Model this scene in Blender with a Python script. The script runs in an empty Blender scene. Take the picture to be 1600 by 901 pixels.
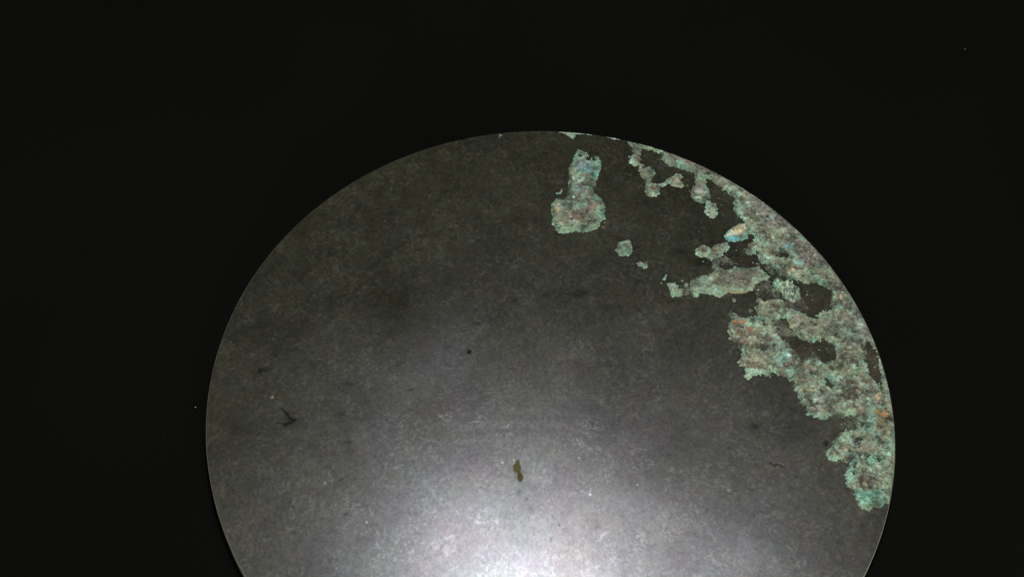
import bpy, math, random
import numpy as np
from mathutils import Matrix, Vector

scene = bpy.context.scene
C = scene.collection
R = 0.1                      # radius of the mirror in metres (a hand-sized bronze mirror)
SAG = 0.075                  # height of the convex face, in radii

# ------------------------------------------------------------------ camera
HF = math.radians(24.0)
FPX = 800 / math.tan(HF / 2)
cx, cy, cz, tx, ty = 0.11614, 0.37641, 7.00632, 0.04223, -0.57858
nrm = np.array([tx, ty, -1.0]); nrm /= np.linalg.norm(nrm)
ux = -np.cross([0, 1, 0], nrm); ux /= np.linalg.norm(ux)
vy = np.cross(nrm, ux)
B = np.array([ux, vy, nrm])                     # rows: world axes seen from the camera
CAM = -B @ np.array([cx, cy, cz])               # camera position, in radii
right, up, back = B @ [1, 0, 0], B @ [0, -1, 0], B @ [0, 0, -1]
cam_data = bpy.data.cameras.new('camera'); cam = bpy.data.objects.new('camera', cam_data); C.objects.link(cam)
M4 = Matrix.Identity(4)
for i in range(3):
    M4[i][0], M4[i][1], M4[i][2], M4[i][3] = right[i], up[i], back[i], CAM[i] * R
cam.matrix_world = M4
cam_data.sensor_fit = 'HORIZONTAL'; cam_data.angle = HF
cam_data.clip_start = 0.01; cam_data.clip_end = 50
scene.camera = cam

def face_z(x, y):
    return SAG * (1 - np.minimum(x * x + y * y, 1.0))
def at(px, py, flat=False):
    """photo pixel -> point (radii) where that line of sight meets the mirror's convex face"""
    px = np.asarray(px, float); py = np.asarray(py, float)
    d = (B @ np.array([(px - 800) / FPX, (py - 450.5) / FPX, np.ones_like(px)]).reshape(3, -1))
    z = np.zeros(d.shape[1])
    for _ in range(6):
        t = (z - CAM[2]) / d[2]
        x = CAM[0] + t * d[0]; y = CAM[1] + t * d[1]
        z = np.zeros_like(x) if flat else face_z(x, y)
    return np.stack([x, y], 1)

# ------------------------------------------------------------------ world, lamps, exposure
w = bpy.data.worlds.new('World'); scene.world = w; w.use_nodes = True
w.node_tree.nodes['Background'].inputs[0].default_value = (0.5, 0.52, 0.5, 1)
w.node_tree.nodes['Background'].inputs[1].default_value = 0.03

def lamp(name, pos, aim, sx, sy, power, color):
    d = bpy.data.lights.new(name, 'AREA'); d.shape = 'RECTANGLE' if sx != sy else 'DISK'
    d.size = sx; d.size_y = sy; d.energy = power; d.color = color
    o = bpy.data.objects.new(name, d); C.objects.link(o)
    o.location = pos
    o.rotation_euler = (Vector(aim) - Vector(pos)).to_track_quat('-Z', 'Y').to_euler()
    return o
def mirror_spot(px, py, dist):                     # a lamp placed so that the polished face shows it at this spot
    g = at(px, py)[0]
    n_ = np.array([2 * SAG * g[0], 2 * SAG * g[1], 1.0]); n_ /= np.linalg.norm(n_)
    P_ = np.array([g[0], g[1], float(face_z(*g))])
    vd = P_ - CAM; vd /= np.linalg.norm(vd)
    return tuple((P_ + (vd - 2 * (vd @ n_) * n_) * dist) * R), tuple(P_ * R)
p1, a1 = mirror_spot(808, 962, 9.0)
lamp('softbox', p1, a1, 0.17, 0.11, 8.2, (0.94, 0.935, 1.0))
p2, a2 = mirror_spot(1130, 960, 9.0)
lamp('side_softbox', p2, a2, 0.16, 0.10, 0.9, (0.95, 0.95, 1.0))
lamp('fill_lamp', (0.22, -1.0, 0.24), (0, 0, 0), 0.30, 0.30, 8.5, (1.0, 0.97, 0.90))

scene.view_settings.view_transform = 'Standard'
scene.view_settings.look = 'None'
scene.view_settings.exposure = 0.0
scene.view_settings.gamma = 1.0
scene.view_settings.use_curve_mapping = False

# ------------------------------------------------------------------ noise and colour helpers
def _hash(ix, iy, seed):
    h = (ix.astype(np.int64) * 374761393 + iy.astype(np.int64) * 668265263 + seed * 1442695041) & 0xffffffff
    h = ((h ^ (h >> 13)) * 1274126177) & 0xffffffff
    return ((h ^ (h >> 16)) & 0xffffff) / float(0xffffff)
def vnoise(x, y, seed):
    ix, iy = np.floor(x), np.floor(y); fx, fy = x - ix, y - iy
    fx = fx * fx * (3 - 2 * fx); fy = fy * fy * (3 - 2 * fy)
    a, b = _hash(ix, iy, seed), _hash(ix + 1, iy, seed)
    c, d = _hash(ix, iy + 1, seed), _hash(ix + 1, iy + 1, seed)
    return (a + (b - a) * fx) * (1 - fy) + (c + (d - c) * fx) * fy
def fbm(x, y, seed, scale, octaves=4, gain=0.5):
    """0..1, mean 0.5; scale = size of the largest lumps, in photo pixels"""
    s = np.zeros_like(x); amp = 1.0; tot = 0; f = 1.0 / scale
    for k in range(octaves):
        a = 0.6 * k + 0.3
        s += amp * vnoise((x * math.cos(a) - y * math.sin(a)) * f + 17.3 * k, (x * math.sin(a) + y * math.cos(a)) * f + 5.1 * k, seed + 31 * k)
        tot += amp; amp *= gain; f *= 2.03
    return s / tot
def worley(x, y, seed, scale):
    """distance to the nearest scattered point (0 at the point), and that point's random number"""
    X, Y = x / scale, y / scale; ix, iy = np.floor(X), np.floor(Y)
    best = np.full_like(X, 9.0); idv = np.zeros_like(X)
    for dx in (-1, 0, 1):
        for dy in (-1, 0, 1):
            jx, jy = ix + dx, iy + dy
            d = np.hypot(jx + _hash(jx, jy, seed) - X, jy + _hash(jx, jy, seed + 7) - Y)
            m = d < best; best = np.where(m, d, best); idv = np.where(m, _hash(jx, jy, seed + 13), idv)
    return best, idv
def sm(a, b, x):
    t = np.clip((x - a) / (b - a), 0, 1); return t * t * (3 - 2 * t)
GAIN = 1.5                                        # what white paper would read under the lamps here
def col(r, g, b):
    c = np.array([r, g, b]) / 255.0
    return np.where(c <= 0.04045, c / 12.92, ((c + 0.055) / 1.055) ** 2.4) / GAIN
PX = 537.0                                          # photo pixels per radius

def material(name, rough=0.6, ior=1.5, spec=0.5):
    m = bpy.data.materials.new(name); m.use_nodes = True
    b = m.node_tree.nodes['Principled BSDF']
    b.inputs['Roughness'].default_value = rough; b.inputs['IOR'].default_value = ior
    b.inputs['Specular IOR Level'].default_value = spec
    return m, m.node_tree, b
def math_node(t, op, a, b=None, c=None, clamp=False):
    n = t.nodes.new('ShaderNodeMath'); n.operation = op; n.use_clamp = clamp
    for i, v in enumerate((a, b, c)):
        if v is None: continue
        if isinstance(v, (int, float)): n.inputs[i].default_value = v
        else: t.links.new(v, n.inputs[i])
    return n.outputs[0]
def noise_node(t, scale, detail=3, rough=0.6, vec=None):
    n = t.nodes.new('ShaderNodeTexNoise'); n.inputs['Scale'].default_value = scale
    n.inputs['Detail'].default_value = detail; n.inputs['Roughness'].default_value = rough
    if vec is not None: t.links.new(vec, n.inputs['Vector'])
    return n.outputs['Fac']
def mix_scale(t, colour, fac):                       # colour * fac
    n = t.nodes.new('ShaderNodeVectorMath'); n.operation = 'SCALE'
    t.links.new(colour, n.inputs[0]); t.links.new(fac, n.inputs['Scale'])
    return n.outputs[0]

# bronze face: dark tin-bronze patina, polished
m_face, t, b = material('polished_bronze', 0.33, 1.58)
tc = t.nodes.new('ShaderNodeTexCoord').outputs['Object']
ac = t.nodes.new('ShaderNodeAttribute'); ac.attribute_name = 'tint'
ag = t.nodes.new('ShaderNodeAttribute'); ag.attribute_name = 'gloss'
fine = noise_node(t, 3200, 2, 0.6, tc)
f1 = math_node(t, 'MULTIPLY_ADD', fine, 1.9, 0.05)
t.links.new(mix_scale(t, ac.outputs['Color'], f1), b.inputs['Base Color'])
fine2 = noise_node(t, 2300, 3, 0.65, tc)
f2 = math_node(t, 'MULTIPLY_ADD', fine2, 1.0, 0.5)
t.links.new(math_node(t, 'MULTIPLY', ag.outputs['Fac'], f2, clamp=True), b.inputs['Specular IOR Level'])
t.links.new(math_node(t, 'MULTIPLY_ADD', fine2, 0.08, 0.26), b.inputs['Roughness'])
nc = t.nodes.new('ShaderNodeTexNoise'); nc.inputs['Scale'].default_value = 900; nc.inputs['Detail'].default_value = 4; nc.inputs['Roughness'].default_value = 0.7; t.links.new(tc, nc.inputs['Vector'])
mx = t.nodes.new('ShaderNodeMix'); mx.data_type = 'RGBA'; mx.blend_type = 'MIX'; mx.inputs[0].default_value = 0.32
mx.inputs[6].default_value = (1, 1, 1, 1); t.links.new(nc.outputs['Color'], mx.inputs[7])
nc2 = t.nodes.new('ShaderNodeTexNoise'); nc2.inputs['Scale'].default_value = 75; nc2.inputs['Detail'].default_value = 3; t.links.new(tc, nc2.inputs['Vector'])
mx2 = t.nodes.new('ShaderNodeMix'); mx2.data_type = 'RGBA'; mx2.blend_type = 'MIX'; mx2.inputs[0].default_value = 0.16
t.links.new(mx.outputs[2], mx2.inputs[6]); t.links.new(nc2.outputs['Color'], mx2.inputs[7])
hs = t.nodes.new('ShaderNodeMix'); hs.data_type = 'RGBA'; hs.blend_type = 'MULTIPLY'; hs.inputs[0].default_value = 1.0
t.links.new(mx2.outputs[2], hs.inputs[6]); hs.inputs[7].default_value = (1.07, 1.07, 1.09, 1)
t.links.new(hs.outputs[2], b.inputs['Specular Tint'])
bump = t.nodes.new('ShaderNodeBump'); bump.inputs['Strength'].default_value = 0.12; bump.inputs['Distance'].default_value = 0.0002
t.links.new(fine, bump.inputs['Height']); t.links.new(bump.outputs[0], b.inputs['Normal'])

# pale bronze of the edge, its colour lightened so the wall reads as lit
m_rim, t, b = material('pale_bronze_edge', 0.45, 1.5)
tc = t.nodes.new('ShaderNodeTexCoord').outputs['Object']
nz = noise_node(t, 160, 5, 0.65, tc)
rp = t.nodes.new('ShaderNodeValToRGB'); t.links.new(nz, rp.inputs[0])
rp.color_ramp.elements[0].position = 0.3; rp.color_ramp.elements[0].color = (0.32, 0.29, 0.21, 1)
rp.color_ramp.elements[1].position = 0.7; rp.color_ramp.elements[1].color = (0.55, 0.50, 0.38, 1)
t.links.new(rp.outputs[0], b.inputs['Base Color'])

# corrosion crusts
def crust_material(name, rough, bumpd):
    m, t, b = material(name, rough, 1.45, 0.35)
    tc = t.nodes.new('ShaderNodeTexCoord').outputs['Object']
    ac = t.nodes.new('ShaderNodeAttribute'); ac.attribute_name = 'tint'
    n1 = noise_node(t, 2600, 3, 0.65, tc)
    t.links.new(mix_scale(t, ac.outputs['Color'], math_node(t, 'MULTIPLY_ADD', n1, 0.7, 0.65)), b.inputs['Base Color'])
    bp = t.nodes.new('ShaderNodeBump'); bp.inputs['Strength'].default_value = 0.4; bp.inputs['Distance'].default_value = bumpd
    t.links.new(n1, bp.inputs['Height']); t.links.new(bp.outputs[0], b.inputs['Normal'])
    return m
m_crust = crust_material('copper_corrosion', 0.75, 0.0002)
m_stain = crust_material('dark_stain', 0.6, 0.00005)
m_stain.node_tree.nodes['Principled BSDF'].inputs['Specular IOR Level'].default_value = 0.12

# black cloth
m_cloth, t, b = material('black_velvet', 0.95, 1.4, 0.0)
tc = t.nodes.new('ShaderNodeTexCoord').outputs['Object']
nz = noise_node(t, 2600, 3, 0.7, tc); nl = noise_node(t, 9, 3, 0.5, tc)
rp = t.nodes.new('ShaderNodeValToRGB')
t.links.new(math_node(t, 'MULTIPLY_ADD', nl, 0.5, math_node(t, 'MULTIPLY', nz, 0.5)), rp.inputs[0])
rp.color_ramp.elements[0].position = 0.3; rp.color_ramp.elements[0].color = (0.0027, 0.0029, 0.0021, 1)
rp.color_ramp.elements[1].position = 0.7; rp.color_ramp.elements[1].color = (0.0045, 0.0049, 0.0036, 1)
t.links.new(rp.outputs[0], b.inputs['Base Color'])
bp = t.nodes.new('ShaderNodeBump'); bp.inputs['Strength'].default_value = 0.5; bp.inputs['Distance'].default_value = 0.0003
t.links.new(nz, bp.inputs['Height']); t.links.new(bp.outputs[0], b.inputs['Normal'])
m_dust, t, b = material('dust', 0.8)
b.inputs['Base Color'].default_value = (0.5, 0.5, 0.48, 1)

def make_obj(name, verts, faces, mat, parent=None, tint=None, gloss=None, smooth=True):
    me = bpy.data.meshes.new(name)
    verts = np.asarray(verts, np.float32); faces = np.asarray(faces, np.int32)
    k = faces.shape[1]
    me.vertices.add(len(verts)); me.vertices.foreach_set('co', verts.ravel())
    me.loops.add(faces.size); me.loops.foreach_set('vertex_index', faces.ravel())
    me.polygons.add(len(faces)); me.polygons.foreach_set('loop_start', np.arange(0, faces.size, k, dtype=np.int32))
    if smooth: me.polygons.foreach_set('use_smooth', np.ones(len(faces), bool))
    me.update(calc_edges=True)
    if tint is not None:
        a = me.attributes.new('tint', 'FLOAT_COLOR', 'POINT')
        a.data.foreach_set('color', np.c_[np.clip(tint, 0, 0.95), np.ones(len(tint))].astype(np.float32).ravel())
    if gloss is not None:
        a = me.attributes.new('gloss', 'FLOAT', 'POINT'); a.data.foreach_set('value', gloss.astype(np.float32))
    me.materials.append(mat)
    o = bpy.data.objects.new(name, me); C.objects.link(o)
    if parent is not None: o.parent = parent
    return o

# ------------------------------------------------------------------ setting: black cloth
def build_cloth():
    T = 0.045 * R
    n = 90
    s = np.linspace(-1, 1, n); s = np.sign(s) * (np.abs(s) ** 1.6) * 2.2
    gx, gy = np.meshgrid(s, s)
    z = -T - 0.0004 + 0.0008 * (fbm(gx * 500, gy * 500, 5, 120, 3) - 0.5) * sm(0.09, 0.2, np.hypot(gx, gy))
    v = np.stack([gx.ravel(), gy.ravel(), z.ravel()], 1)
    i = np.arange(n * n).reshape(n, n)
    f = np.stack([i[:-1, :-1].ravel(), i[:-1, 1:].ravel(), i[1:, 1:].ravel(), i[1:, :-1].ravel()], 1)
    o = make_obj('cloth_ground', v, f, m_cloth)
    o['kind'] = 'structure'; o['label'] = 'plain black cloth that the bronze mirror lies on'
    return o
build_cloth()

# ------------------------------------------------------------------ the mirror
mirror = bpy.data.objects.new('bronze_mirror', None); C.objects.link(mirror)
mirror['label'] = 'round dark polished bronze mirror with green corrosion crusts along one side'
mirror['category'] = 'mirror'

# disc face: rings and spokes; its colour and gloss worked out per vertex
NR, NA = 300, 2000
rr = np.linspace(0, 1, NR + 1)[1:] ** 0.85
rr = rr / rr[-1]
aa = np.arange(NA) * 2 * math.pi / NA
gr, ga = np.meshgrid(rr, aa, indexing='ij')
fx = np.r_[0.0, (gr * np.cos(ga)).ravel()]; fy = np.r_[0.0, (gr * np.sin(ga)).ravel()]
qx, qy = fx * PX, fy * PX                           # position in units of photo pixels
def L(px, py):                                      # photo pixel -> those same units
    return at(px, py) * PX
tint = np.ones((len(fx), 1)) * col(48, 48, 34)
n1 = fbm(qx, qy, 3, 90, 5, 0.6)[:, None]; n2 = fbm(qx, qy, 23, 14, 4, 0.65)[:, None]
n3 = fbm(qx, qy, 43, 30, 4, 0.6)[:, None]; n4 = fbm(qx, qy, 63, 6, 3, 0.7)[:, None]
tint *= 0.55 + 0.9 * n1
tint *= 0.78 + 0.44 * n2
n5 = fbm(qx, qy, 163, 3.2, 2, 0.7)[:, None]
tint *= 0.7 + 0.6 * n4
tint *= 0.6 + 0.8 * n5
tint *= 1 + (fbm(qx, qy, 171, 9, 3, .7)[:, None] - .5) * np.array([0.5, 0.1, -0.3])
olive = sm(0.54, 0.70, n3) * sm(0.30, 1.0, np.hypot(fx, fy))[:, None] * (0.4 + 0.6 * sm(0.1, -0.5, fx)[:, None])
tint += olive * np.array([0.003, 0.0028, 0.0003])
tint += sm(0.6, 0.75, fbm(qx, qy, 143, 40, 4, 0.6)[:, None]) * np.array([0.002, 0.001, 0.0006])
gloss = (0.5 * (0.8 + 0.4 * n1) * (0.86 + 0.28 * n2) * (0.86 + 0.28 * n4) * (.76 + .48 * n5))[:, 0]
                   # tiny worn flecks
fleck = sm(0.56, 0.74, fbm(qx, qy, 191, 4.2, 2, .8)) * sm(0.42, 0.6, n3[:, 0])
gloss += 0.15 * fleck
tint += (0.015 * fleck)[:, None] * np.array([1, 0.95, 0.85])
def soft(px, py, ra, rb, ang=0.0, warp=0.0, seed=1):
    c = L(px, py)[0]
    dx, dy = qx - c[0], qy - c[1]
    if warp:
        dx = dx + warp * (fbm(qx, qy, seed, 18, 3) - 0.5); dy = dy + warp * (fbm(qx, qy, seed + 50, 18, 3) - 0.5)
    a = math.radians(ang)
    e = np.hypot((dx * math.cos(a) + dy * math.sin(a)) / ra, (-dx * math.sin(a) + dy * math.cos(a)) / rb)
    return np.exp(-e * e)
def stroke(pts, wpx, warp=0.0, seed=1):
    p = np.concatenate([L(*q) for q in pts]); d = np.full(len(qx), 1e9)
    X, Y = qx, qy
    if warp:
        X = X + warp * (fbm(qx, qy, seed, 12, 3) - 0.5); Y = Y + warp * (fbm(qx, qy, seed + 9, 12, 3) - 0.5)
    for a, b_ in zip(p[:-1], p[1:]):
        e = b_ - a; t_ = np.clip(((X - a[0]) * e[0] + (Y - a[1]) * e[1]) / (e @ e), 0, 1)
        d = np.minimum(d, np.hypot(X - a[0] - t_ * e[0], Y - a[1] - t_ * e[1]))
    return np.exp(-(d / wpx) ** 2)
# bluish cast of the tin-rich patina, cloudy patches
for (x, y, ra, rb, an, k) in [(690, 550, 55, 75, -30, .55), (640, 600, 50, 30, 20, .3), (590, 680, 60, 40, 0, .28), (560, 585, 45, 28, 0, .22), (1010, 790, 90, 40, -20, .22), (1160, 870, 70, 30, 10, .35), (700, 800, 90, 60, 0, .2)]:
    s_ = soft(x, y, ra, rb, an, 40, int(x))
    gloss += 0.5 * k * s_; tint += (k * s_)[:, None] * np.array([0.002, 0.002, 0.006])
for (x, y, ra, rb, an, k) in [(620, 460, 55, 60, 0, .36), (560, 640, 30, 60, 10, .12), (760, 500, 60, 20, 0, .12), (950, 470, 120, 40, 0, .12), (1090, 720, 80, 60, 0, .12), (530, 470, 60, 40, 30, .12)]:
    s_ = soft(x, y, ra, rb, an, 50, int(x) + 3)
    gloss *= 1 - k * s_ * 1.6; tint *= (1 - k * s_)[:, None]
# dark wavering arc and the row of dark dashes
s_ = stroke([(548, 470), (565, 435), (600, 400), (640, 374), (690, 362), (760, 352), (850, 344)], 5, 16, 5)
gloss *= 1 - .2 * s_; tint *= (1 - .15 * s_)[:, None]
for (x, y, ra) in [(735, 462, 9), (803, 471, 7), (852, 460, 8), (905, 459, 16), (968, 478, 7), (620, 570, 6), (745, 505, 8), (545, 600, 6), (545, 690, 8), (700, 540, 5), (1180, 665, 12), (640, 610, 5), (1100, 410, 26), (1060, 395, 20), (990, 385, 10), (480, 500, 8), (1048, 470, 8), (870, 365, 6), (655, 390, 8), (1000, 440, 8)]:
    s_ = soft(x, y, ra, max(3, ra * .4), 8, 8, int(x))
    gloss *= 1 - .45 * s_; tint *= (1 - .4 * s_)[:, None]
# fine scratches and concentric wiping marks
for pts, wd, k in [([(706, 562), (730, 557), (749, 551)], 0.8, .5), ([(690, 622), (760, 606), (830, 601), (905, 606)], 1.4, .22),
                   ([(690, 632), (770, 613), (850, 609), (930, 618)], 1.2, .18), ([(700, 650), (770, 640), (850, 640), (960, 655)], 5, .16),
                   ([(720, 668), (800, 660), (880, 664), (935, 680)], 4, .2), ([(902, 672), (915, 677), (925, 683)], 1.0, .5),
                   ([(630, 560), (700, 540), (790, 535)], 2, .12), ([(560, 640), (640, 590), (740, 570), (860, 575)], 3, .1), ([(620, 720), (720, 690), (840, 685), (950, 705)], 4, .14),
                   ([(486, 612), (500, 620), (520, 630)], .8, .2), ([(985, 848), (1010, 852)], 1.0, .4), ([(1000, 835), (1032, 845)], 1, .2), ([(1170, 735), (1182, 738)], 1, .3)]:
    s_ = stroke(pts, wd); k = k * .45; gloss += k * s_ * (.4 + 1.2 * n4[:, 0]); tint += (0.012 * k * s_)[:, None]
rs = random.Random(8)
for _ in range(26):
    x = rs.uniform(430, 1250); y = rs.uniform(480, 880); a = rs.uniform(-.6, .6); l_ = rs.uniform(8, 40)
    s_ = stroke([(x, y), (x + l_ * math.cos(a), y + l_ * math.sin(a))], 0.8); gloss += rs.uniform(.05, .14) * s_
# clusters of pale flecks
for (x, y, r_) in [(515, 694, 14), (603, 606, 8), (700, 652, 12), (745, 655, 9), (795, 668, 16), (690, 648, 6), (605, 345, 10), (745, 657, 10), (490, 790, 10), (565, 790, 12), (1045, 835, 10), (1000, 838, 12), (640, 360, 10), (925, 665, 18), (900, 690, 12), (615, 728, 5), (745, 815, 10), (700, 840, 10), (1222, 743, 5), (945, 840, 14), (1250, 880, 10)]:
    s_ = soft(x, y, r_, r_ * .7) * sm(0.5, 0.7, n4[:, 0] * .4 + n5[:, 0] * .6)
    gloss += .3 * s_; tint += (0.02 * s_)[:, None]
for (x, y, r_, c_) in [(425.5, 620, 1.8, (190, 160, 100)), (427, 616, 1, (120, 80, 60)), (1138.5, 765, 1.7, (130, 165, 110)), (782, 211.5, 1.6, (170, 185, 180)), (780, 215, 1, (150, 150, 130)),
                       (573, 815, 1.2, (190, 190, 180)), (785, 722, 1.5, (210, 205, 195)), (803, 718, 1.6, (200, 190, 175)), (508, 754, 1.8, (150, 148, 140)), (942, 752, 0, 0), (640, 747, 0, 0),
                       (943, 355, 2.6, (120, 105, 90)), (1028, 684, 0, 0), (905, 715, 1.2, (190, 185, 175)), (922, 772, 1.3, (230, 230, 225)), (996, 757, 1, (190, 190, 180)), (983, 769, 2, (120, 95, 80)), (878, 300, 0, 0),
                       (1147, 468, 2, (130, 135, 115)), (960, 317, 1, (120, 115, 95)), (1042, 311, .9, (110, 105, 85)), (1074, 290, 1.8, (130, 130, 105)), (985, 273, 1.3, (115, 115, 90)), (457, 500, 1, (130, 130, 120))]:
    if not c_: continue
    s_ = soft(x, y, r_, r_)[:, None]; tint = tint * (1 - s_) + s_ * col(*c_); gloss = gloss * (1 - .6 * s_[:, 0])
# brown haze near the corrosion
for (x, y, ra, rb, k) in [(1185, 738, 12, 16, .9), (1335, 815, 10, 14, 1.0), (1250, 850, 20, 14, .5), (560, 303, 16, 5, .8), (1300, 740, 30, 40, .5), (1120, 350, 45, 45, -.25), (1060, 250, 30, 14, -.2), (975, 783, 14, 12, .5), (1330, 790, 22, 26, .6), (1280, 468, 22, 20, 1.3), (1240, 478, 16, 12, 1.6), (1225, 520, 14, 20, 1.2), (1258, 562, 16, 16, 1.8), (1270, 548, 14, 9, 1.0), (1365, 575, 10, 36, 1.6), (1320, 662, 16, 8, .8), (1300, 600, 8, 8, .8), (1190, 410, 30, 8, .4), (1130, 300, 18, 24, .4), (1020, 250, 20, 12, .3), (380, 560, 30, 40, .35), (420, 640, 36, 22, .35), (345, 700, 24, 80, .5), (380, 800, 34, 60, .5), (440, 870, 60, 40, .35), (1340, 860, 20, 40, .4), (470, 740, 60, 60, .2)]:
    s_ = soft(x, y, ra, rb, 0, 14, int(x)) * (0.4 + 1.2 * n2[:, 0])
    tint += (k * s_)[:, None] * np.array([0.010, 0.0075, 0.0038])
for (x, y, ra, rb, k) in [(540, 802, 4, 3, .5), (533, 749, 4.5, 3.5, .45), (874, 820, 2.2, 3, .6), (860, 842, 2.2, 3.4, .55), (1105, 797, 2.6, 2.4, .45), (933, 822, 4, 3, .4), (822, 778, 3.4, 3, .5), (831, 793, 3.4, 2.8, .4),
                          (461, 832, 8, 3, .4), (1244, 745, 3, 2.6, .5), (945, 870, 2, 2, .4), (606, 841, 3, 2.4, .35), (653, 832, 3.4, 2.4, .35), (585, 817, 2.4, 2, .4), (811, 768, 3.4, 6, .4), (455, 662, 14, 9, .3), (448, 650, 10, 12, .2), (409, 579, 11, 7, .35), (733, 549, 5, 5, .5),
                          (1182, 668, 8, 5, .2), (500, 700, 14, 18, .12), (545, 700, 6, 16, .25), (530, 640, 8, 30, .14), (470, 655, 30, 20, .1)]:
    s_ = soft(x, y, ra, rb, 0, 4, int(x) + 9); gloss *= 1 - k * s_; tint *= (1 - .9 * k * s_)[:, None]
s_ = soft(810, 739, 9, 16, 20, 6, 77); tint *= (1 - .3 * s_)[:, None] * np.array([1, 1, .7]) ** s_[:, None]; gloss *= 1 - .4 * s_
for pts, wd in [([(441, 638), (447, 645), (453, 653), (459, 656)], 2.6), ([(461, 655), (455, 660), (444, 664)], 3.2), ([(1203, 722), (1209, 726.5), (1216, 725.5), (1224, 729)], 2.0)]:
    s_ = stroke(pts, wd); gloss *= 1 - .6 * s_; tint *= (1 - .5 * s_)[:, None]
z = face_z(fx, fy)
edge_r = np.hypot(fx, fy)
idx = (1 + np.arange(NR * NA)).reshape(NR, NA)
nx_ = np.roll(idx, -1, axis=1)
quads = np.stack([idx[:-1].ravel(), idx[1:].ravel(), nx_[1:].ravel(), nx_[:-1].ravel()], 1)
tri0 = np.stack([np.zeros(NA, int), idx[0], nx_[0], nx_[0]], 1)
# tiny centre fan kept as quads with a doubled corner is not allowed: add the hub as an n-gon-free fan of quads
hub = [[0, idx[0][i], idx[0][(i + 1) % NA], idx[0][(i + 2) % NA]] for i in range(0, NA, 2)]
faces_ = np.concatenate([quads, np.array(hub)])
make_obj('polished_face', np.stack([fx, fy, z], 1) * R, faces_, m_face, mirror, np.maximum(tint, 0.002), np.clip(gloss, 0.02, 1.5))

# rim: narrow rounded edge, then the slightly undercut side wall and the back
prof = [(1.0, 0.0), (1.0007, -0.0010), (1.0012, -0.004), (1.0016, -0.010), (1.0014, -0.034), (0.998, -0.041), (0.985, -0.0445)]
N2 = 1200
an = np.arange(N2) * 2 * math.pi / N2
V = []
for k, (r_, z_) in enumerate(prof):
    j = 0.0010 * (fbm(np.cos(an) * 537, np.sin(an) * 537, 77, 14, 4, .6) - .5) * (k > 1)
    V.append(np.stack([(r_ + j) * np.cos(an), (r_ + j) * np.sin(an), np.full(N2, z_)], 1))
V = np.concatenate(V) * R
ii = np.arange(len(prof) * N2).reshape(len(prof), N2); jj = np.roll(ii, -1, axis=1)
make_obj('rim', V, np.stack([ii[:-1].ravel(), ii[1:].ravel(), jj[1:].ravel(), jj[:-1].ravel()], 1), m_rim, mirror)
back_v = np.concatenate([[[0, 0, -0.0445 * R]], np.stack([0.985 * np.cos(an), 0.985 * np.sin(an), np.full(N2, -0.0445)], 1) * R])
make_obj('back_plate', back_v, np.array([[0, 1 + (i + 2) % N2, 1 + (i + 1) % N2, 1 + i] for i in range(0, N2, 2)]), m_rim, mirror)

# ------------------------------------------------------------------ corrosion crusts (each patch a relief of its own)
CELL = 1.0 / 760
def sdf_poly(x, y, poly):
    d2 = np.full(x.shape, 1e18); inside = np.zeros(x.shape, bool)
    n = len(poly)
    for i in range(n):
        ax, ay = poly[i]; bx, by = poly[(i + 1) % n]
        ex, ey = bx - ax, by - ay
        t_ = np.clip(((x - ax) * ex + (y - ay) * ey) / (ex * ex + ey * ey + 1e-12), 0, 1)
        d2 = np.minimum(d2, (x - ax - t_ * ex) ** 2 + (y - ay - t_ * ey) ** 2)
        if ay != by:
            c = (ay > y) != (by > y)
            inside ^= c & (x < (bx - ax) * (y - ay) / (by - ay) + ax)
    return np.where(inside, 1, -1) * np.sqrt(d2)     # positive inside, photo px
def px_poly(pts):
    p = np.array(pts, float); return at(p[:, 0], p[:, 1]) * PX

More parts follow.
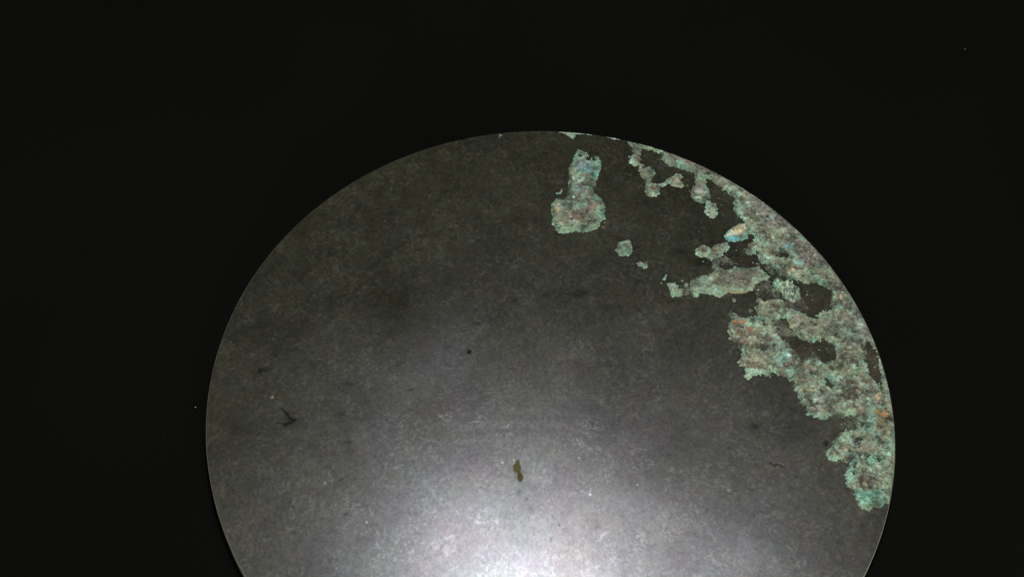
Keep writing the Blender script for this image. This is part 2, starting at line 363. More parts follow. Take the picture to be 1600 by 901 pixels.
TEAL = (118, 156, 130); SAGE = (114, 128, 101); GREYG = (104, 106, 86); BROWN = (92, 85, 66); GREY = (112, 108, 98)
def crust(name, polys, holes=(), spots=(), seed=1, height=3.0, warp=5.0, lumps=9.0, edge_w=4.0, edge_c=TEAL, base=(GREYG, SAGE), brown=0.45,
          granules=0.5, pits=0.35, label=None, mat=None, teal=0.65, lum=1.45, ragged=2.2, edge_k=0.85, contrast=1.0):
    P = [px_poly(p) for p in polys]; H = [px_poly(p) for p in holes]
    allp = np.concatenate(P)
    lo = np.maximum(allp.min(0) / PX - 0.012, -1.0); hi = np.minimum(allp.max(0) / PX + 0.012, 1.0)
    gx, gy = np.meshgrid(np.arange(lo[0], hi[0], CELL), np.arange(lo[1], hi[1], CELL))
    X, Y = gx * PX, gy * PX
    wx = X + warp * (fbm(X, Y, seed, 11, 4, .62) - .5); wy = Y + warp * (fbm(X, Y, seed + 101, 11, 4, .62) - .5)
    wx = wx + .9 * ragged * (vnoise(X / 3.1, Y / 3.1, seed + 201) - .5) * 2; wy = wy + .9 * ragged * (vnoise(X / 3.1, Y / 3.1, seed + 202) - .5) * 2
    d = np.full(X.shape, -1e9)
    for p in P: d = np.maximum(d, sdf_poly(wx, wy, p))
    for h in H: d = np.minimum(d, -sdf_poly(wx, wy, h))
    d = d + ragged * (fbm(X, Y, seed + 5, 4.5, 3, .7) - .5) * 2
    d = d + ragged * 1.5 * (.45 - worley(X, Y, seed + 7, 6.0)[0]) * (d < 5)
    nb = fbm(X, Y, seed + 11, 26, 5, .6); nm = fbm(X, Y, seed + 17, 9, 4, .65); nf = fbm(X, Y, seed + 23, 4, 3, .7)
    wd, wid = worley(X + 3 * (nm - .5), Y + 3 * (nf - .5), seed + 29, lumps * .55)
    # relief
    rise = sm(-0.3, 4.5, d)
    hgt = rise * (0.45 + 0.9 * nb + 1.1 * (nm - .5) + 0.7 * (nf - .5) + granules * .45 * (0.6 - wd) * (0.4 + wid))
    pit = sm(0.62, 0.72, fbm(X, Y, seed + 41, 12, 4, .6)) * pits * sm(2, 7, d)
    hgt = hgt * (1 - .8 * pit)
    rad = np.hypot(gx, gy)
    fall = sm(1.0, 0.985, rad) * 0.8 + 0.2
    zz = face_z(gx, gy) + (hgt * height * 1.7 * fall) / PX + np.where(d < 0, -1.2, -0.0) * np.minimum(1, -np.minimum(d, 0)) / PX + 0.0002
    # colour of the corrosion products
    def c3(a): return col(*a)[None, None, :]
    t_ = c3(base[0]) + (c3(base[1]) - c3(base[0])) * sm(.35, .62, nb)[..., None]
    t_ = t_ + (c3(BROWN) - t_) * (brown * sm(.46, .62, fbm(X, Y, seed + 61, 20, 5, .65)))[..., None]
    e_ = np.exp(-np.maximum(d, 0) / edge_w) * sm(.30, .62, fbm(X, Y, seed + 67, 14, 4, .6))
    t_ = t_ + (c3(edge_c) - t_) * (edge_k * e_)[..., None]
    ctr_ = sm(5, 12, d) * sm(.42, .56, nb)
    t_ = t_ + (c3((98, 95, 76)) - t_) * (.3 * ctr_ * (brown > 0))[..., None]
    t_ = t_ + (c3(TEAL) - t_) * (teal * sm(.52, .66, fbm(X, Y, seed + 71, 13, 5, .65)))[..., None]
    t_ = t_ + (c3((62, 54, 42)) - t_) * np.clip(pit * 2.0, 0, .8)[..., None]
    for sp_ in spots:
        (x, y, ra, rb, an_, c_, k) = sp_
        cc_ = L(x, y)[0]; a = math.radians(an_)
        dx, dy = wx - cc_[0], wy - cc_[1]
        q = np.hypot((dx * math.cos(a) + dy * math.sin(a)) / ra, (-dx * math.sin(a) + dy * math.cos(a)) / rb) + .5 * (nf - .5) + .5 * (nm - .5)
        s_ = (sm(1.35, .45, q) * k * .95)[..., None]
        g_ = sum(c_) / 3.0; c_ = tuple(.86 * v_ + .14 * g_ * m_ for v_, m_ in zip(c_, (.98, 1.06, .9)))
        t_ = t_ + (c3(c_) - t_) * s_
    rg = 1 - np.abs(2 * fbm(X, Y, seed + 91, 12, 3, .6) - 1) * 6
    rg = np.clip(rg, 0, 1) * sm(.45, .6, fbm(X, Y, seed + 95, 24, 3))
    t_ = t_ + (c3((150, 160, 138)) - t_) * (.45 * rg * (teal > 0))[..., None]
    cv = sm(.40, .30, fbm(X, Y, seed + 99, 8, 4, .7)) * sm(1, 4, d)
    t_ = t_ + (c3((60, 54, 42)) - t_) * (.7 * cv * min(1, contrast))[..., None]
    bright = 1 + contrast * (.8 * (nf - .5) + 1.0 * (nm - .5) + 1.5 * (fbm(X, Y, seed + 113, 18, 3, .5) - .5))
    t_ = t_ * lum * np.clip(bright, .35, 1.9)[..., None]
    gsp, gid = worley(X + 2 * nf, Y, seed + 83, 9.0)
    t_ = t_ + (c3((178, 190, 170)) - t_) * (sm(.2, .08, gsp) * (gid > .84) * .6 * (teal > 0))[..., None]
    t_ = t_ * (0.75 + .5 * (0.5 - np.clip(wd, 0, 1))[..., None] * granules + .25)
    keep = (d > -1.0) & (rad < 0.9995)
    cell = keep[:-1, :-1] & keep[:-1, 1:] & keep[1:, 1:] & keep[1:, :-1]
    used = np.zeros_like(keep)
    used[:-1, :-1] |= cell; used[:-1, 1:] |= cell; used[1:, 1:] |= cell; used[1:, :-1] |= cell
    num = np.cumsum(used.ravel()).reshape(used.shape) - 1
    f = np.stack([num[:-1, :-1][cell], num[:-1, 1:][cell], num[1:, 1:][cell], num[1:, :-1][cell]], 1)
    v = np.stack([gx[used], gy[used], zz[used]], 1) * R
    o = make_obj(name, v, f, mat or m_crust, mirror, np.maximum(t_[used], 0.004))
    if label: o['label'] = label
    return o

RUST = (150, 100, 62); ORANGE = (168, 124, 66); CREAM = (186, 172, 132); PALE = (160, 188, 168); AQUA = (112, 190, 166); BLUE = (104, 150, 158); DK = (58, 50, 40)
PINK = (140, 122, 108); OLIVE = (122, 116, 66)

inner = [(945, 213), (960, 217.5), (975, 220), (985, 226), (987, 234), (988, 243), (1001, 243), (1001, 233), (1015, 234.5), (1028, 238), (1033, 247),
 (1040, 253), (1047, 260), (1058, 262), (1070, 265), (1082, 269), (1088, 277), (1087, 285), (1103, 287), (1105, 278), (1112, 282), (1120, 288), (1128, 295),
 (1138, 300), (1147, 306), (1149, 318), (1146, 330), (1152, 337), (1160, 341), (1165, 348), (1168, 358), (1168, 368), (1174, 366), (1181, 368), (1180, 374),
 (1176, 379), (1172, 381), (1166, 385), (1161, 390), (1168, 397), (1178, 394), (1185, 398), (1187, 411), (1197, 413), (1212, 422), (1215, 430), (1225, 436),
 (1235, 437), (1250, 440), (1262, 443), (1275, 443), (1288, 448), (1298, 455), (1300, 465), (1300, 484), (1280, 487), (1277, 498), (1265, 496), (1257, 489),
 (1245, 484), (1232, 480), (1228, 488), (1231, 500), (1234, 512), (1238, 523), (1250, 527.5), (1261.6, 532.6), (1269, 535), (1278, 534), (1285.5, 529), (1296.7, 534),
 (1305, 541), (1307, 552.6), (1303, 562.6), (1290.5, 567.6), (1284, 567.6), (1279, 560), (1268, 556), (1257, 560), (1250, 572), (1242, 585), (1234, 592),
 (1236.6, 600), (1240, 605), (1245, 620), (1251, 630), (1257.6, 640), (1259, 646.5), (1272.7, 651.5), (1287.7, 656.5), (1297.8, 650), (1320, 653),
 (1326.6, 648), (1336.6, 650), (1338, 658), (1339, 669), (1335, 672.6), (1327.7, 672.6), (1319, 669), (1316, 676), (1310, 681), (1301, 689), (1300, 696),
 (1290, 704), (1290, 710), (1294, 718), (1302.6, 720), (1315, 717), (1327, 716), (1334, 722), (1334, 735), (1360, 745), (1392, 750)]
outer = [(1420, 745), (1425, 660), (1408, 560), (1345, 440), (1302, 375), (1205, 295), (1100, 240), (1000, 205), (945, 205)]
holeF = [(1353, 533), (1360, 535), (1368, 548), (1372, 560), (1374, 568), (1377, 583), (1378, 596), (1374, 608), (1370, 598), (1368, 597), (1358, 586), (1359, 574), (1352, 562), (1354, 548)]
holes = [holeF, [(1290, 593), (1296, 592), (1302, 603), (1299, 610), (1292, 604)], [(1216, 398), (1226, 394), (1238, 402), (1230, 403), (1218, 401)],
         [(1355, 712), (1362, 716), (1360, 726), (1356, 728)], [(1372, 716), (1378, 720), (1376, 729), (1371, 724)], [(1334, 684), (1344, 680), (1348, 686), (1338, 690)]]
# grey mineral film of the thin rim zone and the named colour patches
main_spots = [(1215, 345, 55, 20, -38, (104, 99, 89), .85), (1262, 395, 40, 20, -48, (106, 101, 90), .8), (1060, 248, 40, 7, -22, (108, 102, 90), .7), (1130, 285, 30, 6, -30, (110, 112, 96), .6),
 (1090, 262, 30, 5, -25, (112, 104, 94), .7), (1330, 480, 14, 50, 25, (116, 120, 108), .6), (1345, 520, 16, 34, 20, (112, 118, 108), .5), (1180, 315, 8, 14, -30, (112, 104, 94), .6),
 (1168, 320, 4.5, 3.5, 0, PALE, .9), (1153, 325, 5, 12, -20, TEAL, .5), (1206, 341, 6, 3, -40, PALE, .7), (1197, 360, 0.1, .1, 0, PALE, 0), (1210, 338, 3, 5, 30, PALE, .6), (1208, 375, 3, 3, 0, (180, 185, 150), .8), (1190, 357, 3, 2, 0, PALE, .7),
 (1200, 357, 2, 2, 0, PALE, .8), (1198, 378, 8, 10, 0, (78, 72, 62), .5), (1175, 348, 8, 5, 0, (92, 86, 76), .5), (1233, 387, 8, 6, 0, BLUE, .7), (1250, 374, 8, 3.5, -25, (112, 150, 118), .9), (1262, 383, 10, 1.6, -12, (78, 70, 54), .8),
 (1248, 412, 10, 7, 0, (118, 160, 146), .8), (1197, 404.5, 4, 3, 0, (150, 190, 175), .9), (1238, 423, 5, 3, -20, CREAM, .8), (1230, 428, 2.5, 2, 0, CREAM, .7), (1272, 401, 3, 3, 0, (190, 180, 150), .9), (1277, 407, 1.6, 1.6, 0, (190, 185, 150), .9),
 (1220, 399, 14, 4, -8, (84, 70, 50), .7), (1222, 410, 18, 5, 5, (92, 84, 66), .7), (1262, 412, 10, 6, -30, (120, 118, 104), .5), (1190, 389, 6, 5, 0, (104, 90, 72), .5), (1180, 385, 5, 3, 0, SAGE, .6),
 (1277, 437, 22, 7, -30, (112, 156, 122), .8), (1262, 430, 14, 5, 0, (118, 138, 112), .5), (1292, 437, 4, 4, 0, DK, .8), (1297, 425, 8, 8, 0, (112, 138, 112), .6), (1306, 445, 6, 4, 0, (84, 74, 58), .5), (1303, 472, 5, 14, 8, (116, 132, 96), .6),
 (1313, 466, 2.4, 4.5, 10, CREAM, .95), (1317, 459, 2.2, 2.2, 0, (190, 205, 185), .95), (1317, 475, 4, 2, -30, (176, 178, 150), .9), (1322, 482, 8, 2.5, -20, (76, 84, 84), .7), (1311, 492, 6, 8, 0, (82, 72, 60), .7),
 (1324, 497, 7, 12, 0, (132, 130, 116), .6), (1290, 492, 12, 6, 0, (112, 116, 92), .6), (1238, 478, 10, 7, 0, (82, 74, 62), .8), (1250, 508, 12, 10, 0, (128, 126, 108), .7), (1235, 508, 5, 9, 0, (118, 96, 62), .7), (1252, 522, 12, 4, -15, (116, 146, 112), .7),
 (1272, 532, 5, 3, 0, (110, 165, 130), .8), (1300, 510, 12, 8, 0, (104, 116, 98), .6), (1268, 520, 8, 6, 0, (88, 76, 60), .6), (1330, 525, 10, 14, 0, (118, 146, 130), .6), (1315, 533, 2.5, 2.5, 0, DK, .8), (1335, 537, 5, 5, 0, PINK, .5), (1317, 531, 4, 2, 20, PALE, .7),
 (1272, 578, 7, 6, 0, (120, 136, 110), .7), (1272, 578.5, 2.4, 3, 0, (190, 185, 150), .95), (1278, 571, 4, 3, 0, PALE, .8), (1252, 580, 8, 14, 0, (84, 76, 62), .7), (1262, 590, 9, 9, 0, (98, 96, 78), .6), (1297, 588, 8, 5, 0, (104, 142, 120), .8),
 (1249, 595, 5, 3.4, 0, OLIVE, .9), (1256, 610, 7, 4.2, 0, (150, 142, 92), .95), (1256, 603, 9, 3, -10, (150, 168, 140), .6), (1240, 596, 5, 5, 0, (116, 140, 116), .6), (1275, 602, 9, 4.5, 0, (130, 146, 124), .7), (1272, 608, 5, 3, 0, (92, 72, 60), .6),
 (1285, 622, 14, 10, 0, (112, 116, 104), .8), (1271, 627, 3.4, 3.4, 0, (160, 196, 180), .9), (1276, 618, 4, 5, 30, (124, 156, 136), .7), (1265, 642, 14, 5, -10, (98, 100, 78), .7), (1290, 648, 4, 6, 0, (116, 132, 98), .7), (1310, 613, 2.2, 13, -6, (118, 142, 116), .85),
 (1330, 620, 16, 10, 0, (94, 84, 70), .7), (1352, 600, 12, 8, 0, (98, 88, 72), .5), (1342, 608, 3.4, 2.2, 0, ORANGE, .9), (1332, 605, 6, 2, 0, (140, 150, 138), .7), (1347, 620, 2, 2.4, 0, (160, 190, 180), .9), (1376, 617, 3.2, 2.4, 0, (190, 200, 180), .95),
 (1369, 622, 3.5, 2.4, 0, (176, 118, 76), .9), (1368, 632, 3, 2, 0, PALE, .7), (1328, 634, 4.5, 6, 20, (136, 150, 136), .85), (1338, 645, 5, 10, 10, (84, 66, 50), .8), (1345, 643, 5, 4, 0, PINK, .7), (1357, 653, 9, 12, 0, (104, 132, 116), .6),
 (1371, 644, 4, 5, 0, (170, 128, 74), .85), (1380, 648, 6.5, 4, 0, (176, 128, 62), .95), (1377, 660, 5, 2.6, 0, (140, 122, 66), .85), (1390, 663, 5, 4, 0, (130, 176, 144), .8), (1390, 612, 4, 20, 8, (118, 122, 92), .6), (1382, 600, 3, 6, 0, (130, 134, 90), .6),
 (1357, 676, 8, 6, 0, (124, 162, 136), .8), (1356, 673, 2.4, 2.4, 0, (176, 190, 176), .8), (1376, 672, 9, 8, 0, (92, 76, 58), .7), (1379, 687, 9, 2.4, -6, (140, 140, 116), .8), (1388, 692, 3, 9, -14, (116, 160, 132), .7), (1348, 692, 5, 6, -20, (140, 168, 144), .6),
 (1320, 697, 10, 4, -14, (84, 78, 60), .8), (1312, 690, 12, 6, 10, (112, 150, 116), .9), (1303, 699, 8, 4, 25, (116, 160, 136), .8), (1322, 681, 8, 8, -40, (112, 150, 114), .8), (1330, 690, 4, 4, 0, (136, 170, 164), .9), (1293, 708, 2.6, 7, 0, (112, 158, 130), .8),
 (1297, 711, 3.4, 5.5, 0, (84, 66, 50), .85), (1322, 706, 3, 2.6, 0, (170, 158, 130), .85), (1325, 716, 10, 4, 0, (78, 62, 48), .8), (1313, 709, 8, 5, 0, (120, 136, 112), .6), (1370, 706, 12, 6, -12, (122, 124, 104), .7), (1345, 704, 8, 2, -8, (150, 158, 132), .7),
 (1010, 231, 12, 2.5, -12, (112, 130, 104), .6), (962, 218, 14, 2, -8, (116, 136, 114), .8), (994, 240, 6, 9, 0, (112, 116, 96), .7)]
crust('corrosion_crust', [inner + outer], holes, main_spots, seed=100, height=3.6, warp=9, ragged=2.3, contrast=1.15, brown=.45, label='broad pale green crust that follows the rim')

# rusty mass to the lower left of it
massC = [(1183, 469), (1189, 467), (1195, 471), (1203, 466), (1209, 467.6), (1218, 468), (1225, 474), (1231, 486), (1228, 495), (1215, 500), (1207, 500), (1208, 506), (1215, 513), (1219, 525),
 (1222, 531), (1230, 536), (1238, 545), (1246, 553), (1250, 565), (1247, 578), (1243, 590), (1234, 592), (1226.6, 589), (1218, 586), (1206.5, 580), (1203, 588), (1193, 585), (1184, 585),
 (1174, 588), (1167.6, 593), (1161, 588), (1167.6, 581.5), (1164, 573), (1155, 569), (1154, 564), (1160, 555), (1155, 544), (1154, 541.6), (1147.5, 536.5), (1139, 530), (1138, 515), (1140, 500),
 (1140.6, 486), (1149, 488), (1157, 495), (1164, 498), (1174, 495), (1185, 495), (1184, 487), (1177.6, 481), (1183, 478)]
crust('corrosion_crust', [massC], [[(1190, 498), (1195, 500), (1196, 510), (1191, 509)]], [
 (1150, 505, 7, 4, 0, (160, 104, 62), .85), (1163, 505, 5, 3, 0, (158, 102, 60), .8), (1173, 516, 5, 5, 0, (146, 92, 70), .8), (1157, 520, 6, 10, 0, (132, 100, 84), .7), (1162, 536, 8, 5, 0, (128, 94, 78), .7),
 (1168, 530, 20, 14, -20, (116, 102, 82), .5), (1153, 528.5, 2.2, 2.8, 0, (178, 196, 172), .95), (1172, 530, 2, 1.6, 0, (160, 180, 160), .8), (1192, 523, 2, 1.6, 0, PALE, .7), (1148, 490, 7, 2.4, 35, (128, 150, 128), .8),
 (1141, 510, 3, 16, 0, (112, 140, 108), .6), (1206, 515, 9, 6, 30, (124, 140, 124), .7), (1215, 478, 4, 8, 0, (122, 130, 100), .7), (1205, 486, 12, 2.2, 8, (124, 146, 122), .9), (1190, 475, 6, 5, 0, (108, 112, 90), .7), (1206, 480, 12, 10, 0, (110, 102, 78), .6),
 (1192, 490, 8, 6, 0, (104, 96, 74), .6), (1222, 484, 2, 14, 0, (124, 128, 98), .7), (1216, 543, 10, 4, 40, (132, 172, 152), .9), (1222, 560, 14, 16, 0, (112, 152, 132), .8), (1232, 557, 5, 4, 0, (146, 190, 170), .9), (1219, 573, 4, 4, 0, (140, 180, 156), .9),
 (1209, 563, 4, 7, 0, (122, 164, 142), .8), (1229, 572, 9, 5, 0, (84, 66, 48), .8), (1217, 558, 3, 5, 0, (84, 70, 50), .7), (1236, 582, 9, 3, -12, (126, 170, 152), .8), (1200, 545, 20, 4, 10, (92, 80, 62), .7), (1185, 568, 22, 14, 0, (112, 104, 84), .7), (1178, 572, 10, 8, 0, (104, 98, 74), .6),
 (1184, 580, 6, 4, 0, (124, 142, 118), .7), (1168, 588, 5, 4, 0, (126, 150, 120), .9), (1195, 530, 14, 5, 15, (100, 90, 70), .6), (1222, 588, 10, 4, 0, (116, 100, 84), .8), (1185, 558, 12, 4, 20, (130, 104, 82), .5), (1226, 540, 8, 6, 40, (118, 138, 114), .7)],
 seed=200, height=3.8, warp=6, ragged=2.1, contrast=1.15, brown=.5, edge_c=(120, 150, 120), label='rusty green crust with orange spots')

# ball-shaped bright crust at the lower end
massL = [(1331.5, 720), (1338, 716), (1347, 710), (1355, 717), (1363, 710), (1371, 722), (1381, 714), (1388, 727), (1400, 724), (1412, 740), (1408, 770), (1396, 790), (1388, 786), (1379, 790), (1366.6, 793), (1359, 797.7), (1349, 795), (1342.7, 787.7), (1337.7, 777.7),
 (1334, 766.4), (1325, 760), (1320, 747.6), (1320, 735), (1325, 729)]
crust('corrosion_crust', [massL], [[(1355, 720), (1358, 722), (1358, 730), (1354, 728)], [(1334, 736), (1337, 736), (1337, 740), (1334, 741)]], [
 (1357, 745, 18, 15, 0, (104, 104, 88), .8), (1352, 752, 14, 8, 0, (98, 88, 70), .6), (1327, 745, 6, 14, 0, (118, 166, 138), .8), (1340, 722, 9, 9, 0, (122, 160, 148), .8), (1345, 727, 6, 7, 0, (116, 140, 144), .6),
 (1353, 782, 9, 8, 0, (138, 206, 176), 1.0), (1347, 775, 8, 9, 20, (122, 194, 168), .9), (1366, 775, 15, 9, 0, (112, 170, 142), .8), (1375, 781, 10, 6, 0, (108, 158, 130), .7), (1366, 763, 4, 4, 30, (128, 180, 156), .8),
 (1335, 762, 3.4, 2.4, -25, (186, 178, 140), .95), (1350, 758, 3.6, 4.2, 0, (168, 160, 124), .95), (1375, 749, 3, 2.4, 0, (180, 160, 124), .9), (1350, 766, 4, 2.6, 0, (92, 84, 62), .8), (1344, 774, 6, 1.3, -25, (66, 96, 84), .8),
 (1385, 760, 6, 18, 4, (118, 138, 112), .6), (1384, 772, 5, 5, 0, (130, 170, 136), .7), (1370, 730, 4, 7, 30, (150, 164, 140), .8), (1388, 728, 5, 5, 0, (120, 156, 126), .6), (1388, 742, 6, 8, 0, (112, 108, 92), .6)],
 seed=300, height=3.6, warp=6, ragged=2.1, brown=.25, edge_c=(116, 176, 146), edge_w=7, edge_k=.8, label='bright turquoise crust at the lower end of the green band')

# hourglass-shaped crust
hour = [(902.5, 234), (910, 237), (917.5, 239.7), (920, 247), (924, 247), (932.5, 243.5), (938, 249), (940, 257), (938, 267), (933, 277), (930, 288), (927.5, 299), (930, 302), (937.8, 310), (944.5, 319), (946.5, 325),
 (944.5, 332), (945.5, 341.5), (937.5, 346), (936, 352), (930, 359), (920, 361), (912.7, 362.5), (900, 362), (887.6, 363), (876, 364.7), (869, 360), (862.5, 350), (864, 340), (861, 329), (862, 318), (869, 310), (875, 311), (881, 314), (885, 308), (887, 296), (890, 284), (889, 272), (890, 260), (896, 247)]
crust('corrosion_crust', [hour], [[(905, 241), (911, 243), (912, 247), (905, 246)], [(917, 243), (923, 248), (921, 252), (917, 249)], [(925, 246), (929, 247), (929, 251), (925, 251)]], [
 (903, 340, 17, 15, 0, (108, 88, 76), .95), (926, 325, 13, 9, 25, (106, 88, 76), .9), (915, 333, 14, 10, 0, (104, 90, 78), .7), (920, 338, 9, 4, 20, (104, 112, 94), .7), (922, 347, 12, 4, 25, (106, 98, 82), .7), (918, 345, 7, 3, 0, (110, 132, 106), .6),
 (912, 262, 16, 12, 0, (112, 150, 146), .85), (910, 258, 10, 7, 0, (122, 128, 130), .7), (917, 270, 12, 7, 0, (118, 166, 154), .8), (932, 273, 6, 6, 40, (96, 166, 150), .9), (930, 262, 8, 6, 0, (92, 128, 112), .6), (898, 265, 5, 9, 0, (126, 144, 112), .7),
 (936, 252, 4, 7, 0, (100, 168, 146), .8), (900, 247, 6, 8, 30, (104, 160, 140), .8), (906, 285, 12, 3.4, 50, (150, 176, 156), .95), (899, 292, 4, 6, 40, (140, 168, 150), .8), (904, 300, 8, 7, 0, (122, 154, 150), .9), (914, 300, 4, 6, -60, (144, 120, 112), .9),
 (917, 285, 5, 5, 0, (138, 118, 106), .7), (891, 283, 4, 14, 0, (88, 90, 72), .9), (889, 298, 4, 10, 0, (84, 100, 84), .8), (924, 287, 6, 14, 0, (92, 110, 88), .8), (921, 300, 5, 6, 0, (84, 116, 96), .8), (896, 311, 3, 2.4, 45, (190, 220, 208), .95), (888, 317, 5, 1.6, 15, (176, 204, 190), .9),
 (871, 329, 4.4, 6, 0, (150, 144, 112), .7), (868, 331, 3, 3, 0, (116, 110, 52), .9), (873, 322, 2.6, 3, 0, (160, 160, 130), .6), (866, 318, 5, 6, 0, (120, 150, 114), .7), (882, 325, 8, 6, 0, (112, 126, 108), .7), (878, 352, 8, 2, -12, (150, 160, 130), .8), (873, 344, 10, 10, 0, (116, 124, 96), .6), (881, 347, 5, 6, 0, (98, 86, 70), .6),
 (938, 337, 6, 7, 0, (112, 158, 126), .8), (934, 327, 5, 4, 0, (108, 136, 108), .8), (933, 310, 7, 6, 40, (106, 156, 130), .8), (900, 358, 22, 3.4, 0, (118, 154, 120), .8), (868, 355, 6, 6, 40, (112, 148, 114), .8)],
 seed=400, height=3.6, warp=3.5, ragged=1.4, brown=.15, pits=.15, label='hourglass-shaped green crust with a smooth brown middle')

# chain of small round growths
def blob(x, y, rx, ry, n=11, seed=0, ang=0):
    r_ = random.Random(seed + int(x)); out = []
    for i in range(n):
        a = i * 2 * math.pi / n; k = r_.uniform(.78, 1.18); u_, v_ = rx * k * math.cos(a), ry * k * math.sin(a)
        out.append((x + u_ * math.cos(ang) - v_ * math.sin(ang), y + u_ * math.sin(ang) + v_ * math.cos(ang)))
    return out
def small(polys, seed, spots=(), label=None, **k):
    k.setdefault('height', 2.8); k.setdefault('warp', 4.0); k.setdefault('ragged', 1.5); k.setdefault('pits', .1); k.setdefault('brown', .2)
    return crust('corrosion_nodule', polys, (), spots, seed=seed, label=label, **k)
small([blob(992, 249, 8.5, 9), [(998, 252), (1006, 258), (1003, 268), (996, 258)], blob(1012, 271, 12.5, 12), [(998, 256), (1008, 262), (1004, 276), (998, 268)], [(1008, 280), (1018, 280), (1017, 290), (1009, 290)]], 510,
      [(991, 248, 4, 4, 0, (172, 156, 134), .8), (986, 256, 4, 5, 0, (130, 176, 150), .6), (1008, 272, 7, 6, 0, (108, 116, 94), .6), (1009, 264, 6, 5, 0, (104, 92, 80), .7), (1018, 266, 6, 3, -30, (104, 152, 136), .7), (1010, 270, 4, 1.5, 0, (126, 160, 120), .5)])
small([blob(1020, 296.5, 13, 12), [(1028, 288), (1040, 283), (1044, 284), (1042, 290), (1034, 292)], [(1040, 282), (1048, 279), (1046, 286), (1040, 289)]], 520,
      [(1020, 295, 7, 6, 0, (118, 88, 70), .85), (1008, 292, 3, 7, 0, (96, 160, 140), .8), (1022, 307, 9, 1.8, 10, (150, 166, 128), .9), (1037, 286, 7, 3.5, 0, (118, 138, 112), .8)])
small([[(1044, 279), (1052, 276), (1056, 271), (1063, 271), (1067, 276), (1064, 281), (1068, 290), (1064, 294), (1057, 292), (1049, 289), (1044, 284)]], 530, [(1057, 283, 6, 5, 0, (130, 116, 98), .8)])
small([[(1088, 276), (1103, 280), (1104, 288), (1109, 296), (1110, 308), (1103, 316), (1094, 318), (1086, 314), (1079, 307), (1078, 298), (1083, 290), (1088, 285)]], 540,
      [(1093, 297, 9, 10, 0, (122, 116, 108), .9), (1090, 302, 8, 1.8, -6, (150, 156, 140), .8), (1091, 311, 7, 2.4, -8, (160, 190, 166), .9), (1105, 303, 3, 9, 0, (110, 140, 122), .7)], granules=.1)
small([blob(1111, 328.5, 11.5, 12), [(1102, 314), (1110, 312), (1112, 320), (1104, 320)]], 550, [(1108, 327, 5, 4, 0, (140, 156, 132), .7), (1106, 328, 2, 2, 0, (190, 206, 186), .9), (1115, 330, 6, 8, 0, (116, 136, 110), .6), (1105, 318, 3, 3, 0, (100, 170, 146), .7)])
# arm of small growths left of the cream flake
small([[(1086, 396), (1086, 390), (1089, 388), (1094, 384), (1099, 383), (1106, 385), (1110, 388), (1111, 394), (1106, 401), (1097, 403), (1092, 400), (1090, 398)]], 560,
      [(1098, 393, 4.5, 4.5, 0, (84, 68, 50), .95), (1088.5, 389.5, 2.4, 2.4, 0, (176, 200, 172), .95), (1088, 396.5, 2.4, 2.4, 0, (160, 196, 160), .95), (1100, 387, 6, 3, 0, (116, 160, 122), .7), (1099, 401, 6, 3, 0, (120, 154, 108), .7)])
small([[(1109, 388), (1118, 382), (1128, 379), (1136, 378), (1139, 386), (1139, 391), (1130, 394), (1128, 400), (1120, 404), (1112, 408), (1106, 403), (1110, 396)]], 570,
      [(1118, 393, 8, 8, 0, (110, 96, 78), .8), (1133, 382, 5, 4, 0, (104, 138, 122), .8), (1126, 391, 6, 4, 0, (112, 116, 90), .6)], brown=.5)
small([blob(975.5, 388, 12.5, 12.5)], 580, [(980, 384, 6.5, 7, 0, (122, 108, 96), .8), (966, 390, 7, 6, 0, (118, 146, 112), .6), (978, 397, 8, 4, 0, (112, 150, 118), .7), (974, 379, 6, 4, 0, (120, 160, 130), .6)])
small([[(996, 411), (1001, 409), (1005, 410), (1009, 408.5), (1012.7, 411), (1011, 418), (1007, 421.5), (1002.7, 416.5), (998, 417.7)]], 590, [(999, 413, 3, 3, 0, (168, 166, 138), .9), (1009, 416, 3, 4, 0, (146, 180, 146), .9), (1007, 412, 2.2, 2, 0, (112, 84, 68), .8)])
small([[(1036.5, 436), (1042, 429), (1043.5, 431), (1038.5, 438)], blob(1034, 441.5, 1.6, 1.8)], 600, [(1039, 433, 6, 6, 0, (122, 156, 140), .8)], height=1.4)
small([[(1043, 443), (1047, 441.5), (1054.4, 441), (1058, 446), (1061, 451), (1065, 450.5), (1068, 455), (1067, 460), (1060, 463), (1050.6, 464), (1047, 456)]], 610,
      [(1050, 449, 4, 7, 0, (132, 118, 100), .8), (1051, 460, 4, 3, 0, (112, 162, 132), .8), (1061, 458, 5, 5, 0, (120, 146, 116), .6), (1055, 445, 3, 4, 0, (116, 158, 126), .6)])
small([blob(1147, 468.5, 2.2, 2.6), blob(1176, 448, 0, 0) if False else blob(1172, 484, 3.2, 3), blob(1185, 453, 2.6, 2)], 620, height=1.4)
small([[(869, 301), (875, 299.5), (878, 295), (879, 300), (874, 303)]], 630, [(874, 300, 5, 4, 0, (98, 130, 124), .9)], height=1.2)
# flakes at the upper edge
small([[(872, 205), (900, 205), (926, 208), (926, 211.5), (912, 210.5), (901, 210), (899, 215), (894, 216.5), (888, 212), (884, 210), (874, 208.5)]], 640, [(895, 211, 6, 4, 0, (122, 142, 116), .9)], height=1.6)
small([blob(1069, 466, 3, 1.3), blob(1073, 444, 2.5, 4), blob(1066, 438, 1.5, 3)], 650, height=1.0, base=((84, 82, 68), (90, 96, 80)), edge_c=(100, 110, 95))
